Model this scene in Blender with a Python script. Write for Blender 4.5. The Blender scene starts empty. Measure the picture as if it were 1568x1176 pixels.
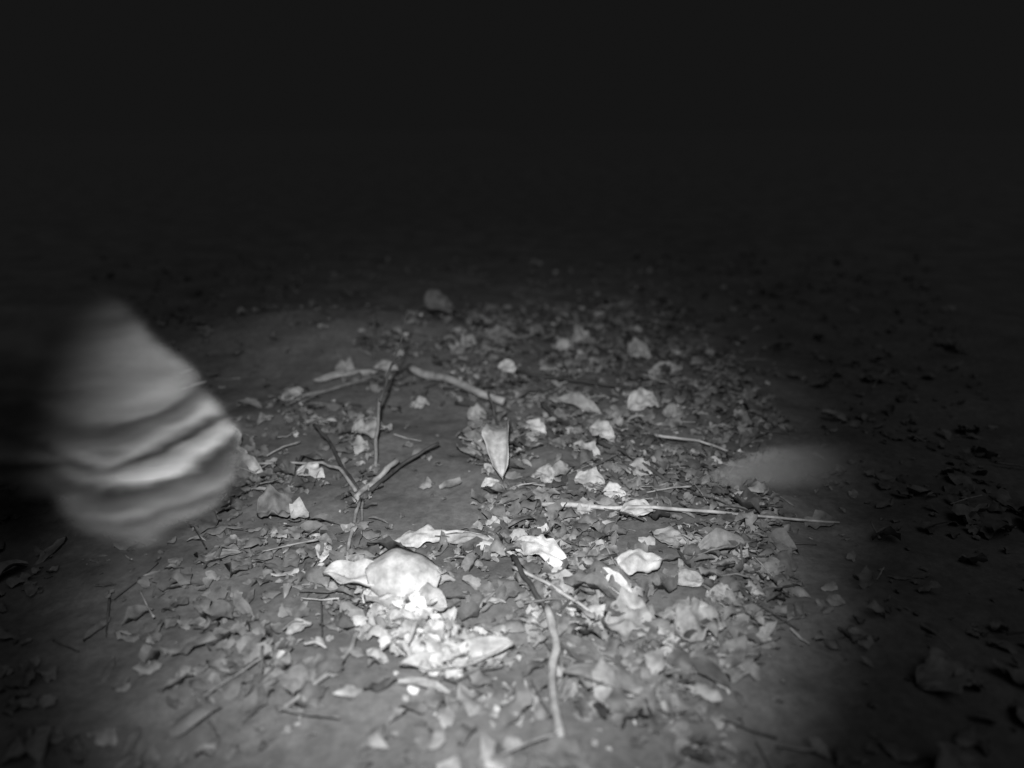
import bpy, math, random
from mathutils import Vector, noise, Matrix
random.seed(7)
S=bpy.context.scene
S.view_settings.view_transform='Standard'; S.view_settings.look='None'; S.view_settings.exposure=0

# ---------------------------------------------------------------- helpers
P=math.radians(19.1); H=0.6; F=1120.0
def height(x,y):
    v=Vector((x,y,0))
    z=0.035*noise.noise(v*0.9+Vector((3,1,0)))+0.016*noise.noise(v*3.1)+0.009*noise.noise(v*9)+0.0035*noise.noise(v*31)
    d=math.hypot(x,y)
    z+=0.10*math.exp(-((x+0.55)**2/0.35+(y-2.1)**2/0.06))      # low mound behind the clearing
    if d>6: z+=min(1.2,(d-6)*0.03)*noise.noise(v*0.12)
    return z
def gp(u,v,lift=0.0):
    a=(u-784)/F; b=-(v-588)/F
    d=Vector((a, math.cos(P)+b*math.sin(P), -math.sin(P)+b*math.cos(P)))
    zt=0.0
    for _ in range(6):
        t=(zt+lift-H)/d.z
        x,y=d.x*t,d.y*t
        zt=height(x,y)
    return Vector((x,y,zt+lift))
def to_px(x,y,z):
    dz=z-H
    f=y*math.cos(P)-dz*math.sin(P); up=y*math.sin(P)+dz*math.cos(P)
    if f<0.05: return (-9999,-9999)
    return (784+F*x/f, 588-F*up/f)

def link(o): S.collection.objects.link(o); return o
def mesh_obj(name,verts,faces,mat,lum=None,smooth=True):
    me=bpy.data.meshes.new(name); me.from_pydata(verts,[],faces); me.update()
    if lum is not None:
        at=me.attributes.new('lum','FLOAT','POINT'); at.data.foreach_set('value',lum)
    if smooth: me.polygons.foreach_set('use_smooth',[True]*len(me.polygons))
    me.materials.append(mat)
    return link(bpy.data.objects.new(name,me))

# ---------------------------------------------------------------- materials
def newmat(n):
    m=bpy.data.materials.new(n); m.use_nodes=True; m.node_tree.nodes.clear(); return m,m.node_tree.nodes,m.node_tree.links
def soil_mat():
    m,N,L=newmat('soil')
    o=N.new('ShaderNodeOutputMaterial'); b=N.new('ShaderNodeBsdfPrincipled'); L.new(b.outputs[0],o.inputs[0])
    tc=N.new('ShaderNodeTexCoord')
    n1=N.new('ShaderNodeTexNoise'); n1.inputs['Scale'].default_value=6; n1.inputs['Detail'].default_value=8; n1.inputs['Roughness'].default_value=.6
    n2=N.new('ShaderNodeTexNoise'); n2.inputs['Scale'].default_value=70; n2.inputs['Detail'].default_value=6; n2.inputs['Roughness'].default_value=.7
    for n in (n1,n2): L.new(tc.outputs['Object'],n.inputs['Vector'])
    mx=N.new('ShaderNodeMath'); mx.operation='MULTIPLY'; L.new(n1.outputs[0],mx.inputs[0]); L.new(n2.outputs[0],mx.inputs[1])
    r=N.new('ShaderNodeValToRGB'); r.color_ramp.elements[0].position=.12; r.color_ramp.elements[0].color=(.09,.09,.09,1)
    r.color_ramp.elements[1].position=.42; r.color_ramp.elements[1].color=(.21,.21,.21,1)
    L.new(mx.outputs[0],r.inputs[0]); L.new(r.outputs[0],b.inputs['Base Color'])
    bp=N.new('ShaderNodeBump'); bp.inputs['Strength'].default_value=.4; bp.inputs['Distance'].default_value=.006
    L.new(n2.outputs[0],bp.inputs['Height']); L.new(bp.outputs[0],b.inputs['Normal'])
    b.inputs['Roughness'].default_value=.8; b.inputs['Specular IOR Level'].default_value=.25
    return m
def leaf_mat():
    m,N,L=newmat('dead_leaf_surface')
    o=N.new('ShaderNodeOutputMaterial'); b=N.new('ShaderNodeBsdfPrincipled'); L.new(b.outputs[0],o.inputs[0])
    at=N.new('ShaderNodeAttribute'); at.attribute_name='lum'
    tc=N.new('ShaderNodeTexCoord')
    n=N.new('ShaderNodeTexNoise'); n.inputs['Scale'].default_value=45; n.inputs['Detail'].default_value=7; n.inputs['Roughness'].default_value=.65
    L.new(tc.outputs['Object'],n.inputs['Vector'])
    mr=N.new('ShaderNodeMapRange'); mr.inputs['From Min'].default_value=.3; mr.inputs['From Max'].default_value=.7; mr.inputs['To Min'].default_value=.45; mr.inputs['To Max'].default_value=1.3
    L.new(n.outputs[0],mr.inputs[0])
    mu=N.new('ShaderNodeMath'); mu.operation='MULTIPLY'; L.new(at.outputs['Fac'],mu.inputs[0]); L.new(mr.outputs[0],mu.inputs[1])
    L.new(mu.outputs[0],b.inputs['Base Color'])
    bp=N.new('ShaderNodeBump'); bp.inputs['Strength'].default_value=.4; bp.inputs['Distance'].default_value=.003
    L.new(n.outputs[0],bp.inputs['Height']); L.new(bp.outputs[0],b.inputs['Normal'])
    b.inputs['Roughness'].default_value=.6; b.inputs['Specular IOR Level'].default_value=.3
    return m
SOIL=soil_mat(); LEAF=leaf_mat()
def blur_mat(name,kind,dens):
    """soft fur seen through movement: fur colour in a soft body volume"""
    m,N,L=newmat(name)
    def math_(op,a,b=None,c=None,clamp=False):
        n=N.new('ShaderNodeMath'); n.operation=op; n.use_clamp=clamp
        for i,q in enumerate((a,b,c)):
            if q is None: continue
            if isinstance(q,(int,float)): n.inputs[i].default_value=q
            else: L.new(q,n.inputs[i])
        return n.outputs[0]
    def rng(q,a,smooth=False):
        n=N.new('ShaderNodeMapRange')
        if smooth: n.interpolation_type='SMOOTHSTEP'
        for k,x in zip(('From Min','From Max','To Min','To Max'),a): n.inputs[k].default_value=x
        L.new(q,n.inputs[0]); return n.outputs[0]
    def nz(scale,rot=(0,0,0),detail=2):
        mp=N.new('ShaderNodeMapping'); mp.inputs['Scale'].default_value=scale; mp.inputs['Rotation'].default_value=rot; L.new(tc.outputs['Object'],mp.inputs[0])
        n=N.new('ShaderNodeTexNoise'); n.inputs['Scale'].default_value=1; n.inputs['Detail'].default_value=detail; L.new(mp.outputs[0],n.inputs['Vector']); return n.outputs[0]
    o=N.new('ShaderNodeOutputMaterial'); v=N.new('ShaderNodeVolumePrincipled'); L.new(v.outputs[0],o.inputs['Volume'])
    at=N.new('ShaderNodeAttribute'); at.attribute_name='density'
    tc=N.new('ShaderNodeTexCoord')
    sx=N.new('ShaderNodeSeparateXYZ'); L.new(tc.outputs['Object'],sx.inputs[0])
    sm=rng(sx.outputs[0],(-.30,0,.4,1) if kind=='paca' else (-.08,.14,1,.05),True)
    d=math_('POWER',at.outputs['Fac'],1.5 if kind=='paca' else 1.3)
    d=math_('MULTIPLY',d,dens); d=math_('MULTIPLY',d,sm)
    if kind=='paca':   # coat roughens the outline
        d=math_('MULTIPLY',d,rng(nz((14,14,40),(0,.1,0),3),(.35,.65,.35,1.5)))
    L.new(d,v.inputs['Density'])
    v.inputs['Density Attribute'].default_value=''
    v.inputs['Anisotropy'].default_value=-.45
    if kind=='paca':
        X,Z=sx.outputs[0],sx.outputs[2]
        bend=math_('MULTIPLY',math_('MAXIMUM',math_('SUBTRACT',X,.03),0),-.4)
        zz=math_('ADD',Z,math_('ADD',bend,math_('MULTIPLY',X,.18)))
        nm=math_('MULTIPLY_ADD',nz((5,5,19),detail=4),.10,zz)
        nm=math_('SUBTRACT',nm,.010)
        r=N.new('ShaderNodeValToRGB'); r.color_ramp.interpolation='EASE'
        g=lambda x:(x,x,x,1)
        L.new(rng(nm,(.02,.42,0,1)),r.inputs[0])
        el=r.color_ramp.elements
        stops=[(0,.08),(.14,.16),(.23,.34),(.27,.12),(.315,.48),(.36,.18),(.40,.06),(.435,.75),(.475,.42),(.50,.05),(.53,.6),(.565,.24),(.60,.14),(.63,.44),(.75,.42),(1,.34)]
        el[0].position=0; el[0].color=g(.08); el[1].position=1; el[1].color=g(.34)
        for p_,c in stops[1:-1]:
            e=el.new(p_); e.color=g(c)
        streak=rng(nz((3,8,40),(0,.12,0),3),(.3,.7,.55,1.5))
        front_shade=rng(X,(-.25,.03,.95,1.0))  # lamp falloff painted into the fur colour: slightly darker towards the head
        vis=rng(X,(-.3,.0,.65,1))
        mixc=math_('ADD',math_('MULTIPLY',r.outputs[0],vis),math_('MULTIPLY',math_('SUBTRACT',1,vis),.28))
        col=math_('MULTIPLY',mixc,math_('MULTIPLY',streak,front_shade),clamp=True)
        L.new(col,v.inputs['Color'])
    else:
        v.inputs['Color'].default_value=(.34,.34,.34,1)
    return m

# ---------------------------------------------------------------- ground
def axis(lo,hi,fine_lo,fine_hi,step):
    a=[fine_lo]
    while a[-1]<fine_hi: a.append(a[-1]+step)
    s=step
    while a[-1]<hi: s*=1.25; a.append(a[-1]+s)
    s=step; b=[]; c=fine_lo
    while c>lo: s*=1.25; c-=s; b.append(c)
    return b[::-1]+a
xs=axis(-300,300,-1.6,1.9,.012); ys=axis(-60,400,.3,4.2,.012)
verts=[(x,y,height(x,y)) for y in ys for x in xs]
nx=len(xs)
faces=[(j*nx+i,j*nx+i+1,(j+1)*nx+i+1,(j+1)*nx+i) for j in range(len(ys)-1) for i in range(nx-1)]
mesh_obj('ground',verts,faces,SOIL)

# ---------------------------------------------------------------- leaves
def leaf_geo(V,Fc,Lm,c,yaw,length,width,bend,cup,tilt,roll,lum,n=6,m=4,t0=0,t1=1,rag=.1,crum=.0,blunt=.8):
    base=len(V)
    R=Matrix.Rotation(yaw,3,'Z')@Matrix.Rotation(tilt,3,'Y')@Matrix.Rotation(roll,3,'X')
    sd=random.random()*100
    pts=[]
    for i in range(n+1):
        t=t0+(t1-t0)*i/n
        w=max(.04,math.sin(math.pi*min(1,max(0,t)))**blunt)*width*.5
        for j in range(m+1):
            s=-1+2*j/m
            rr=1+rag*noise.noise(Vector((t*6,s*2,sd)))*2
            x=(t-(t0+t1)/2)*length; y=s*w*rr+0.08*width*math.sin(t*3+sd)
            z=bend*length*math.sin(math.pi*t)+cup*width*(s*s)*math.sin(math.pi*t)**.5 if 0<t<1 else 0
            z+=crum*width*noise.noise(Vector((t*4,s*2.0,sd+5)))
            if abs(s)<.01: z-=.012*width
            pts.append(R@Vector((x,y,z)))
    mn=min(p.z for p in pts)
    for p in pts:
        V.append((c.x+p.x,c.y+p.y,c.z+p.z-mn*.75)); Lm.append(lum)
    for i in range(n):
        for j in range(m):
            a=base+i*(m+1)+j
            Fc.append((a,a+1,a+m+2,a+m+1))

def ell(u,v,cu,cv,ru,rv): return ((u-cu)/ru)**2+((v-cv)/rv)**2
def soft(q): return max(0.0,min(1.0,(1.35-q)/.7))
def density(u,v,x,y):
    if ell(u,v,645,700,72,115)<1 : return .03
    if ell(u,v,650,790,90,48)<1: return .03
    if ell(u,v,735,920,65,70)<1: return .22
    if ell(u,v,430,560,190,30)<1: return .04
    if ell(u,v,770,1075,90,35)<1: return .3
    cl=.22+1.35*max(0,min(1,.5+1.6*noise.noise(Vector((x*7,y*7,2)))))
    d=max(.08,.95*soft(ell(u,v,960,780,245,310)),.42*soft(ell(u,v,470,840,170,240)),.8*soft(ell(u,v,820,550,300,75)))
    return d*cl
V=[];Fc=[];Lm=[]
cnt=0
for k in range(110000):
    if cnt>11000: break
    y=.5+3.2*random.random()**1.35; x=random.uniform(-1,1)*(.4+.45*y)
    z=height(x,y); u,v=to_px(x,y,z)
    if v>1230 or random.random()>density(u,v,x,y): continue
    cnt+=1
    q=random.random()
    if q<.48: L_=random.uniform(.006,.018)
    elif q<.86: L_=random.uniform(.018,.04)
    else: L_=random.uniform(.04,.065)
    frag=random.random()<.65
    q=random.random()
    lum=random.uniform(.11,.2) if q<.45 else (random.uniform(.19,.34) if q<.94 else random.uniform(.36,.55))
    if L_>.045: lum*=.8
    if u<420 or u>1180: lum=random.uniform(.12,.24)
    pile=.012 if density(u,v,x,y)>.5 else .003
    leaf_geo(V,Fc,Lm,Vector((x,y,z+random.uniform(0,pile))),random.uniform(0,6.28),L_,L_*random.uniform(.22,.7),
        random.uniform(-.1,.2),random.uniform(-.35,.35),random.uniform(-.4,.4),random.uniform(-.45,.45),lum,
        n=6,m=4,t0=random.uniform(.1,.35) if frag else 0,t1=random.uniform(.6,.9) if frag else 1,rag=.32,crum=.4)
mesh_obj('leaf_litter',V,Fc,LEAF,Lm)

def leaf(a,b,width,lum,bend=.08,cup=.2,roll=0,lift=0,rag=.14,crum=.22,blunt=.75,tilt=0,name='dead_leaf',t0=0,t1=1,k=None):
    if k is None: k=.72 if a[1]>700 else .5
    width*=k; roll*=.6; lum*=.85
    A=gp(*a); B=gp(*b); c=(A+B)/2; d=B-A
    V=[];Fc=[];Lm=[]
    leaf_geo(V,Fc,Lm,Vector((0,0,0)),math.atan2(d.y,d.x),math.hypot(d.x,d.y),width,bend,cup,tilt,roll,lum,n=18,m=10,rag=rag,crum=crum,blunt=blunt,t0=t0,t1=t1)
    o=mesh_obj(name,V,Fc,LEAF,Lm); o.location=(c.x,c.y,height(c.x,c.y)+.004+lift)
    md=o.modifiers.new('s','SOLIDIFY'); md.thickness=.0006
    return o
# main leaves
leaf((498,900),(608,918),.045,.6,cup=.3,roll=.3,lift=.016,k=1)
leaf((562,918),(676,908),.088,.58,bend=.2,cup=-.3,roll=.75,lift=.016,blunt=.5,crum=.06,k=1,rag=.06)
leaf((560,935),(685,945),.055,.45,bend=.08,roll=.3,lift=.006,blunt=.5,k=1)
leaf((612,1038),(787,1018),.045,.45,bend=-.12,cup=.6,roll=.3,lift=.006,blunt=.6,crum=.25)
leaf((600,1048),(690,1064),.022,.35,cup=.3)
leaf((605,838),(690,830),.045,.58,bend=.12,cup=-.2,roll=.7,lift=.004,rag=.35,crum=.3,blunt=.5)
leaf((675,832),(785,850),.035,.45,bend=.1,cup=-.2,roll=.6,lift=.004,rag=.3,crum=.3,blunt=.5)
leaf((768,752),(774,690),.05,.5,bend=.2,cup=.5,roll=-.5,lift=.015,blunt=.35,k=1,tilt=-.15)
leaf((738,752),(765,740),.035,.75,crum=.3,roll=.5)
leaf((722,684),(752,706),.022,.5,cup=.5,bend=.15)
leaf((790,850),(868,880),.06,.7,bend=.1,roll=.7,rag=.35,blunt=.5,crum=.3,lift=.01)
leaf((942,880),(1012,882),.06,.62,bend=.18,cup=-.3,roll=.6,blunt=.5,rag=.25,crum=.25,lift=.01)
leaf((920,893),(970,945),.035,.8,cup=.5,bend=-.05,roll=.3,lift=.01)
leaf((850,618),(920,638),.075,.4,cup=.45,roll=.6)
leaf((960,632),(1008,628),.12,.6,bend=.15,roll=.9,blunt=.5,lift=.01)
leaf((900,672),(942,680),.09,.55,bend=.1,roll=.8,rag=.3,lift=.01)
leaf((762,575),(792,577),.09,.6,roll=.9,rag=.2,bend=.1,lift=.01)
leaf((802,660),(835,675),.07,.7,roll=.6,rag=.2,lift=.006)
leaf((922,768),(958,770),.04,.75,roll=.7,rag=.3,lift=.008)
leaf((948,795),(1000,795),.05,.6,roll=.6,rag=.2,lift=.006)
leaf((878,690),(920,712),.07,.5,roll=.6,rag=.3,lift=.006)
leaf((925,970),(998,966),.08,.36,roll=.4,blunt=.45,rag=.25,lift=.01)
leaf((1030,985),(1102,968),.08,.38,roll=.4,blunt=.45,rag=.3,lift=.01)
leaf((1000,1012),(1045,1024),.035,.42,roll=.4)
leaf((860,1050),(1005,1080),.05,.14,bend=.05,cup=.35,roll=.2,lift=.006)
leaf((850,985),(930,1050),.045,.14,bend=.05,cup=.35,lift=.006)
leaf((345,716),(410,735),.05,.5,cup=.4,roll=.5,lift=.006)
leaf((455,733),(497,738),.05,.6,roll=.6,rag=.25,lift=.006)
leaf((395,800),(452,790),.075,.2,roll=.7,blunt=.5,cup=.5,lift=.004,rag=.25,crum=.3)
leaf((490,866),(503,838),.035,.6,roll=.5)
leaf((540,680),(600,662),.09,.33,roll=.5,rag=.5,crum=.5,blunt=.5)
leaf((430,618),(468,604),.08,.45,roll=.6,rag=.3)
leaf((395,655),(420,640),.06,.35,roll=.4)
leaf((480,590),(580,576),.06,.42,roll=.3,blunt=.4,cup=-.2)
leaf((510,532),(540,530),.12,.4,roll=.6,blunt=.5,rag=.3)
leaf((570,535),(610,535),.08,.42,roll=.6,cup=.3)
leaf((655,488),(690,488),.2,.2,roll=.9,blunt=.4,rag=.2,lift=.02)
leaf((628,626),(658,626),.06,.48,roll=.5,rag=.4,crum=.4)
leaf((873,530),(905,528),.14,.4,roll=.8,blunt=.5,rag=.3)
leaf((705,530),(730,528),.12,.4,roll=.7)
leaf((740,524),(790,528),.16,.25,roll=.6,blunt=.5,rag=.3)
leaf((852,540),(878,538),.12,.5,roll=.7)
leaf((962,550),(995,547),.15,.38,roll=.8,blunt=.5,rag=.2)
leaf((992,580),(1045,568),.09,.5,roll=.6)
leaf((1014,640),(1045,640),.1,.36,roll=.6,blunt=.5)
leaf((715,645),(745,642),.1,.4,roll=.7,blunt=.5,rag=.2)
leaf((1133,688),(1162,668),.05,.2,roll=.5)
leaf((1030,900),(1075,890),.045,.5,roll=.5)
leaf((1060,862),(1140,852),.05,.36,cup=.4,roll=.4,lift=.006)
leaf((1150,980),(1180,990),.03,.45,roll=.3)
leaf((735,930),(775,928),.018,.45)
leaf((850,905),(880,960),.02,.5)
leaf((357,700),(368,694),.055,.5,roll=2.1,cup=.4,k=1)
leaf((1000,825),(1050,838),.05,.36,roll=.5); leaf((850,800),(905,812),.05,.34,roll=.4,rag=.3)
leaf((1080,920),(1130,935),.05,.34,roll=.4,rag=.2); leaf((880,740),(925,752),.06,.5,roll=.6,rag=.3,lift=.006)
leaf((1040,1000),(1085,1030),.04,.2,roll=.3); leaf((300,865),(372,852),.025,.26,roll=.3); leaf((440,980),(478,962),.03,.42,roll=.3)
leaf((960,725),(1000,735),.06,.42,roll=.6,rag=.3,lift=.004); leaf((1075,630),(1080,632),.05,.3,roll=.6)
leaf((820,730),(850,745),.05,.5,roll=.6,rag=.4); leaf((930,640),(950,650),.06,.3,roll=.6)
leaf((1400,1050),(1480,1030),.07,.3,roll=.3,blunt=.5,rag=.3)

# pale crumpled heap
V=[];Fc=[];Lm=[]
for k in range(190):
    u=random.gauss(642,42); v=random.gauss(982,19)+(u-640)*.32
    c=gp(u,v); c.z+=random.uniform(0,.026)*max(0,1-abs(u-640)/90)
    leaf_geo(V,Fc,Lm,c,random.uniform(0,6.28),random.uniform(.014,.042),random.uniform(.012,.03),random.uniform(-.1,.3),random.uniform(-.5,.5),
       random.uniform(-.6,.6),random.uniform(-.3,.9),random.uniform(.26,.52),n=8,m=6,rag=.3,crum=.35,blunt=.5)
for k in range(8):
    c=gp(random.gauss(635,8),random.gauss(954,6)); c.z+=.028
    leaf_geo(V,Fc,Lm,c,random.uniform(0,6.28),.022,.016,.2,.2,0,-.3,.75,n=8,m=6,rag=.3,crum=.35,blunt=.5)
mesh_obj('crumpled_leaf_pile',V,Fc,LEAF,Lm)

# ---------------------------------------------------------------- twigs
def tube(V,Fc,Lm,pts,r0,r1,lum,seg=8,wob=.6):
    P_=[]
    for i in range(len(pts)-1):
        for k in range(6): P_.append(pts[i].lerp(pts[i+1],k/6))
    P_.append(pts[-1]); sd=random.random()*50
    n=len(P_)
    for i in range(1,n-1):
        o=noise.noise_vector(Vector((i*.35,sd,0)))*r0*wob; P_[i]=P_[i]+o
    base=len(V)
    for i,p in enumerate(P_):
        d=(P_[min(n-1,i+1)]-P_[max(0,i-1)]).normalized()
        a=d.cross(Vector((0,0,1)));
        if a.length<.1: a=d.cross(Vector((1,0,0)))
        a.normalize(); b=d.cross(a)
        r=(r0+(r1-r0)*i/(n-1))*(1+.3*noise.noise(Vector((i*.7,sd,3))))
        for s in range(seg):
            t=2*math.pi*s/seg
            q=p+a*math.cos(t)*r+b*math.sin(t)*r
            V.append(tuple(q)); Lm.append(lum)
    for i in range(n-1):
        for s in range(seg):
            Fc.append((base+i*seg+s,base+i*seg+(s+1)%seg,base+(i+1)*seg+(s+1)%seg,base+(i+1)*seg+s))
    Fc.append(tuple(base+s for s in range(seg))[::-1]); Fc.append(tuple(base+(n-1)*seg+s for s in range(seg)))
def twig(parts,name='twig'):
    V=[];Fc=[];Lm=[]
    for pts,r0,r1,lum in parts:
        tube(V,Fc,Lm,[gp(p[0],p[1],p[2] if len(p)>2 else r0+.01) for p in pts],r0,r1,lum,wob=1.0)
    mesh_obj(name,V,Fc,LEAF,Lm)
twig([([(545,762,.01),(575,735,.015),(608,705,.025)],.0058,.005,.34)])
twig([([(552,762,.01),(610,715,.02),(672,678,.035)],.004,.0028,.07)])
twig([([(575,725,0),(578,660,.05),(580,610,.09)],.0038,.003,.24),([(582,615,.088),(600,560,.14),(614,545,.16)],.0032,.003,.07),
      ([(600,560,.14),(615,520,.2),(625,470,.26)],.0018,.001,.08)],'dry_stem')
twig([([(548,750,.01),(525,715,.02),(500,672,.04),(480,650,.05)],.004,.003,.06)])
twig([([(545,752,.015),(520,718,.025),(495,708,.025),(440,709,.02),(350,712,.015)],.0033,.002,.34)])
twig([([(552,765,.008),(535,825,.01),(527,888,.01)],.003,.0025,.38),([(556,765,.008),(553,805,.005)],.0025,.002,.28)])
twig([([(627,563,.025),(690,582,.03),(772,615,.025)],.0105,.009,.36)],'broken_stick')
twig([([(462,607,.012),(520,592,.014),(580,576,.016)],.005,.004,.2)])
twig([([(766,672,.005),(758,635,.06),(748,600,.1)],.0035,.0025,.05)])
twig([([(830,772,.018),(960,776,.02),(1090,784,.018),(1285,800,.012)],.0045,.002,.45)])
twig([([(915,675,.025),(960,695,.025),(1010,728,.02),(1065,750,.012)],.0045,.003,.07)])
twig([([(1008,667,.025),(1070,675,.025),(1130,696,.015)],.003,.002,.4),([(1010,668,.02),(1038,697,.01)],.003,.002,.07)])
twig([([(790,568,.025),(860,580,.025),(960,592,.025),(1060,598,.02)],.005,.003,.05)])
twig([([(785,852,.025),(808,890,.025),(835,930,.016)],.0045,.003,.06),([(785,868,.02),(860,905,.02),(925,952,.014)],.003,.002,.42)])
twig([([(600,832,.01),(640,818,.018),(700,813,.02),(750,823,.02),(790,852,.015)],.0026,.0026,.5)])
twig([([(548,968,.01),(535,995,.01),(505,1030,.01),(425,1090,.008)],.0035,.0025,.26)])
twig([([(838,930,.025),(852,980,.022),(846,1040,.018),(858,1130,.014)],.006,.005,.34)])
twig([([(698,617,.015),(725,622,.018),(752,636,.01)],.004,.003,.07)])
twig([([(830,618,.03),(850,640,.02),(872,658,.006)],.005,.003,.06)])
twig([([(465,985,.012),(485,983,.014),(502,992,.01)],.002,.0015,.45)])
twig([([(250,580,.05),(296,565,.06)],.0025,.0015,.6),([(262,602,.04),(316,584,.05)],.0025,.0015,.6)])
twig([([(885,858,.018),(945,850,.018)],.005,.003,.06)])
twig([([(402,990,.02),(398,1040,.01),(394,1090,.003)],.0018,.0015,.14)])
twig([([(572,520,.0),(571,450,.1)],.003,.002,.1)],'dry_stem')
V=[];Fc=[];Lm=[]
for k in range(2600):
    y=.5+2.6*random.random()**1.3; x=random.uniform(-1,1)*(.4+.45*y)
    z=height(x,y); u,v=to_px(x,y,z)
    if random.random()>density(u,v,x,y)*.6: continue
    a=random.uniform(0,6.28); l=random.uniform(.02,.09)
    d=Vector((math.cos(a),math.sin(a),0)); c=Vector((x,y,0)); up=random.uniform(.008,.02)
    pts=[]
    for t in (-.5,0,.5):
        q=c+d*l*t; q.z=height(q.x,q.y)+up+random.uniform(-.004,.004); pts.append(q)
    tube(V,Fc,Lm,pts,random.uniform(.0008,.0024),.0008,random.choice([.06,.1,.2,.3,.4]),seg=5)
mesh_obj('small_twigs',V,Fc,LEAF,Lm)

# ---------------------------------------------------------------- animals
def ball(V,Fc,c,r,rot=(0,0,0),n=16,m=10):
    from mathutils import Euler
    R=Euler(rot).to_matrix(); base=len(V); c=Vector(c)
    V.append(tuple(c+R@Vector((0,0,r[2]))))
    for i in range(1,m):
        th=math.pi*i/m
        for j in range(n):
            ph=2*math.pi*j/n
            V.append(tuple(c+R@Vector((r[0]*math.sin(th)*math.cos(ph),r[1]*math.sin(th)*math.sin(ph),r[2]*math.cos(th)))))
    V.append(tuple(c+R@Vector((0,0,-r[2]))))
    for j in range(n): Fc.append((base,base+1+j,base+1+(j+1)%n))
    for i in range(m-2):
        for j in range(n):
            a=base+1+i*n+j; b=base+1+i*n+(j+1)%n
            Fc.append((a,a+n,b+n,b))
    e=len(V)-1; s=base+1+(m-2)*n
    for j in range(n): Fc.append((e,s+(j+1)%n,s+j))
def chain(V,Fc,pts):
    for i in range(len(pts)-1):
        (a,ra),(b,rb)=pts[i],pts[i+1]; a=Vector(a); b=Vector(b)
        k=max(2,int((b-a).length/(.5*min(ra,rb)))+1)
        for q in range(k+1):
            t=q/k; r=ra+(rb-ra)*t
            ball(V,Fc,a.lerp(b,t),(r,r,r),n=10,m=7)
def soften(o,mat,vox,band,voxm):
    r=o.modifiers.new('skin','REMESH'); r.mode='VOXEL'; r.voxel_size=voxm
    s=o.modifiers.new('smooth','SMOOTH'); s.iterations=10; s.factor=.5
    ng=bpy.data.node_groups.new(o.name+'_blur','GeometryNodeTree')
    ng.interface.new_socket('Geometry',in_out='INPUT',socket_type='NodeSocketGeometry')
    ng.interface.new_socket('Geometry',in_out='OUTPUT',socket_type='NodeSocketGeometry')
    gi=ng.nodes.new('NodeGroupInput'); go=ng.nodes.new('NodeGroupOutput')
    mv=ng.nodes.new('GeometryNodeMeshToVolume'); mv.resolution_mode='VOXEL_SIZE'
    mv.inputs['Density'].default_value=1; mv.inputs['Voxel Size'].default_value=vox; mv.inputs['Interior Band Width'].default_value=band
    sm=ng.nodes.new('GeometryNodeSetMaterial'); sm.inputs['Material'].default_value=mat
    ng.links.new(gi.outputs[0],mv.inputs['Mesh']); ng.links.new(mv.outputs[0],sm.inputs[0]); ng.links.new(sm.outputs[0],go.inputs[0])
    g=o.modifiers.new('motion_softness','NODES'); g.node_group=ng

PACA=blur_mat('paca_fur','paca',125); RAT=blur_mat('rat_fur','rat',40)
V=[];Fc=[]
ball(V,Fc,(-.045,0,.285),(.092,.10,.108),(0,.1,0))
ball(V,Fc,(.0,0,.205),(.118,.118,.132),(0,-.5,0))
ball(V,Fc,(.045,0,.145),(.113,.118,.108))
ball(V,Fc,(-.18,0,.2),(.2,.12,.135)); ball(V,Fc,(-.36,0,.18),(.14,.105,.115))
ball(V,Fc,(-.5,0,.215),(.11,.07,.075),(0,.1,0)); ball(V,Fc,(-.585,0,.195),(.06,.045,.048))
for s in (-1,1):
    ball(V,Fc,(-.46,s*.06,.285),(.014,.012,.026))
    ball(V,Fc,(.01,s*.085,.13),(.085,.05,.09))
    chain(V,Fc,[((.02,s*.085,.1),.045),((.075,s*.085,.065),.026),((.04,s*.085,.02),.02),((-.03,s*.085,.014),.018)])
    chain(V,Fc,[((-.38,s*.07,.12),.035),((-.37,s*.07,.06),.022),((-.385,s*.07,.018),.018),((-.42,s*.07,.014),.016)])
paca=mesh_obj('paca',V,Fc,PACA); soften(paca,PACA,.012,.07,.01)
paca.location=(-.55,.98,0.005); paca.rotation_euler=(0,0,math.radians(-10))

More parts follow.
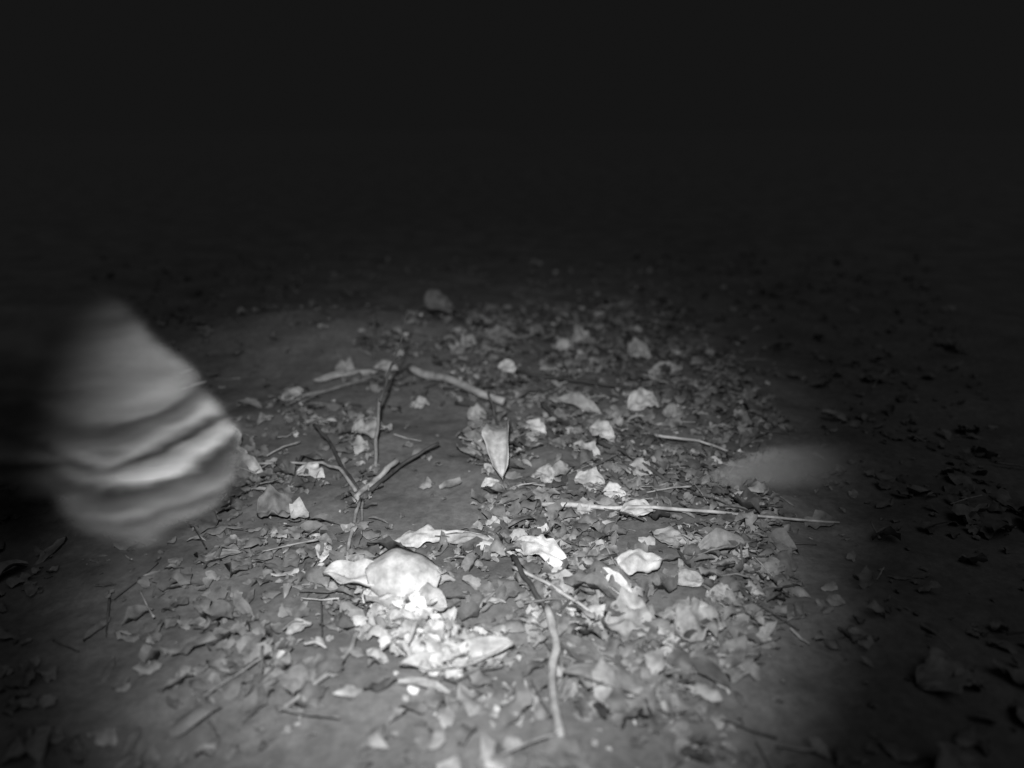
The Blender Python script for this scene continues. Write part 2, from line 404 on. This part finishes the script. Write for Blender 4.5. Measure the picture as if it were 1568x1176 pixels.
V=[];Fc=[]
ball(V,Fc,(.0,0,.045),(.09,.045,.046)); ball(V,Fc,(.07,0,.048),(.13,.045,.044)); ball(V,Fc,(-.085,0,.036),(.06,.034,.034),(0,-.35,0)); ball(V,Fc,(-.135,0,.022),(.04,.02,.02),(0,-.3,0))
for s in (-1,1):
    ball(V,Fc,(-.075,s*.016,.06),(.006,.01,.01))
    chain(V,Fc,[((.04,s*.03,.03),.018),((.06,s*.034,.012),.009),((.03,s*.034,.008),.008)])
    chain(V,Fc,[((-.05,s*.022,.025),.012),((-.06,s*.024,.008),.007)])
chain(V,Fc,[((.08,0,.045),.014),((.13,0,.06),.01),((.17,0,.09),.008),((.11,0,.125),.007),((.05,0,.12),.006)])
rat=mesh_obj('rat',V,Fc,RAT); soften(rat,RAT,.005,.028,.005)
q=gp(1202,750); rat.location=(q.x,q.y,height(q.x,q.y)); rat.rotation_euler=(0,0,math.radians(5))

# ---------------------------------------------------------------- light: infrared lamp of the wildlife camera + faint moonlit night
sp=bpy.data.lights.new('infrared_lamp','SPOT'); sp.energy=108; sp.spot_size=math.radians(58); sp.spot_blend=1; sp.shadow_soft_size=.02
so=link(bpy.data.objects.new('infrared_lamp',sp)); so.location=(-.03,-.02,.74)
so.rotation_euler=(gp(712,775)-so.location).to_track_quat('-Z','Y').to_euler()
mo=bpy.data.lights.new('moon','SUN'); mo.energy=.16; mo.angle=math.radians(40)
m2=link(bpy.data.objects.new('moon',mo)); m2.rotation_euler=(math.radians(25),math.radians(15),0)
w=bpy.data.worlds.new('World'); S.world=w; w.use_nodes=True
bg=w.node_tree.nodes['Background']; bg.inputs[0].default_value=(1,1,1,1); bg.inputs[1].default_value=.0074

cam=bpy.data.cameras.new('camera'); cam.sensor_width=36; cam.lens=36*F/1568; cam.clip_start=.02; cam.clip_end=1000
cam.dof.use_dof=True; cam.dof.focus_distance=1.15; cam.dof.aperture_fstop=1.6
co=link(bpy.data.objects.new('camera',cam)); co.location=(0,0,H); co.rotation_euler=(math.pi/2-P,0,0)
S.camera=co
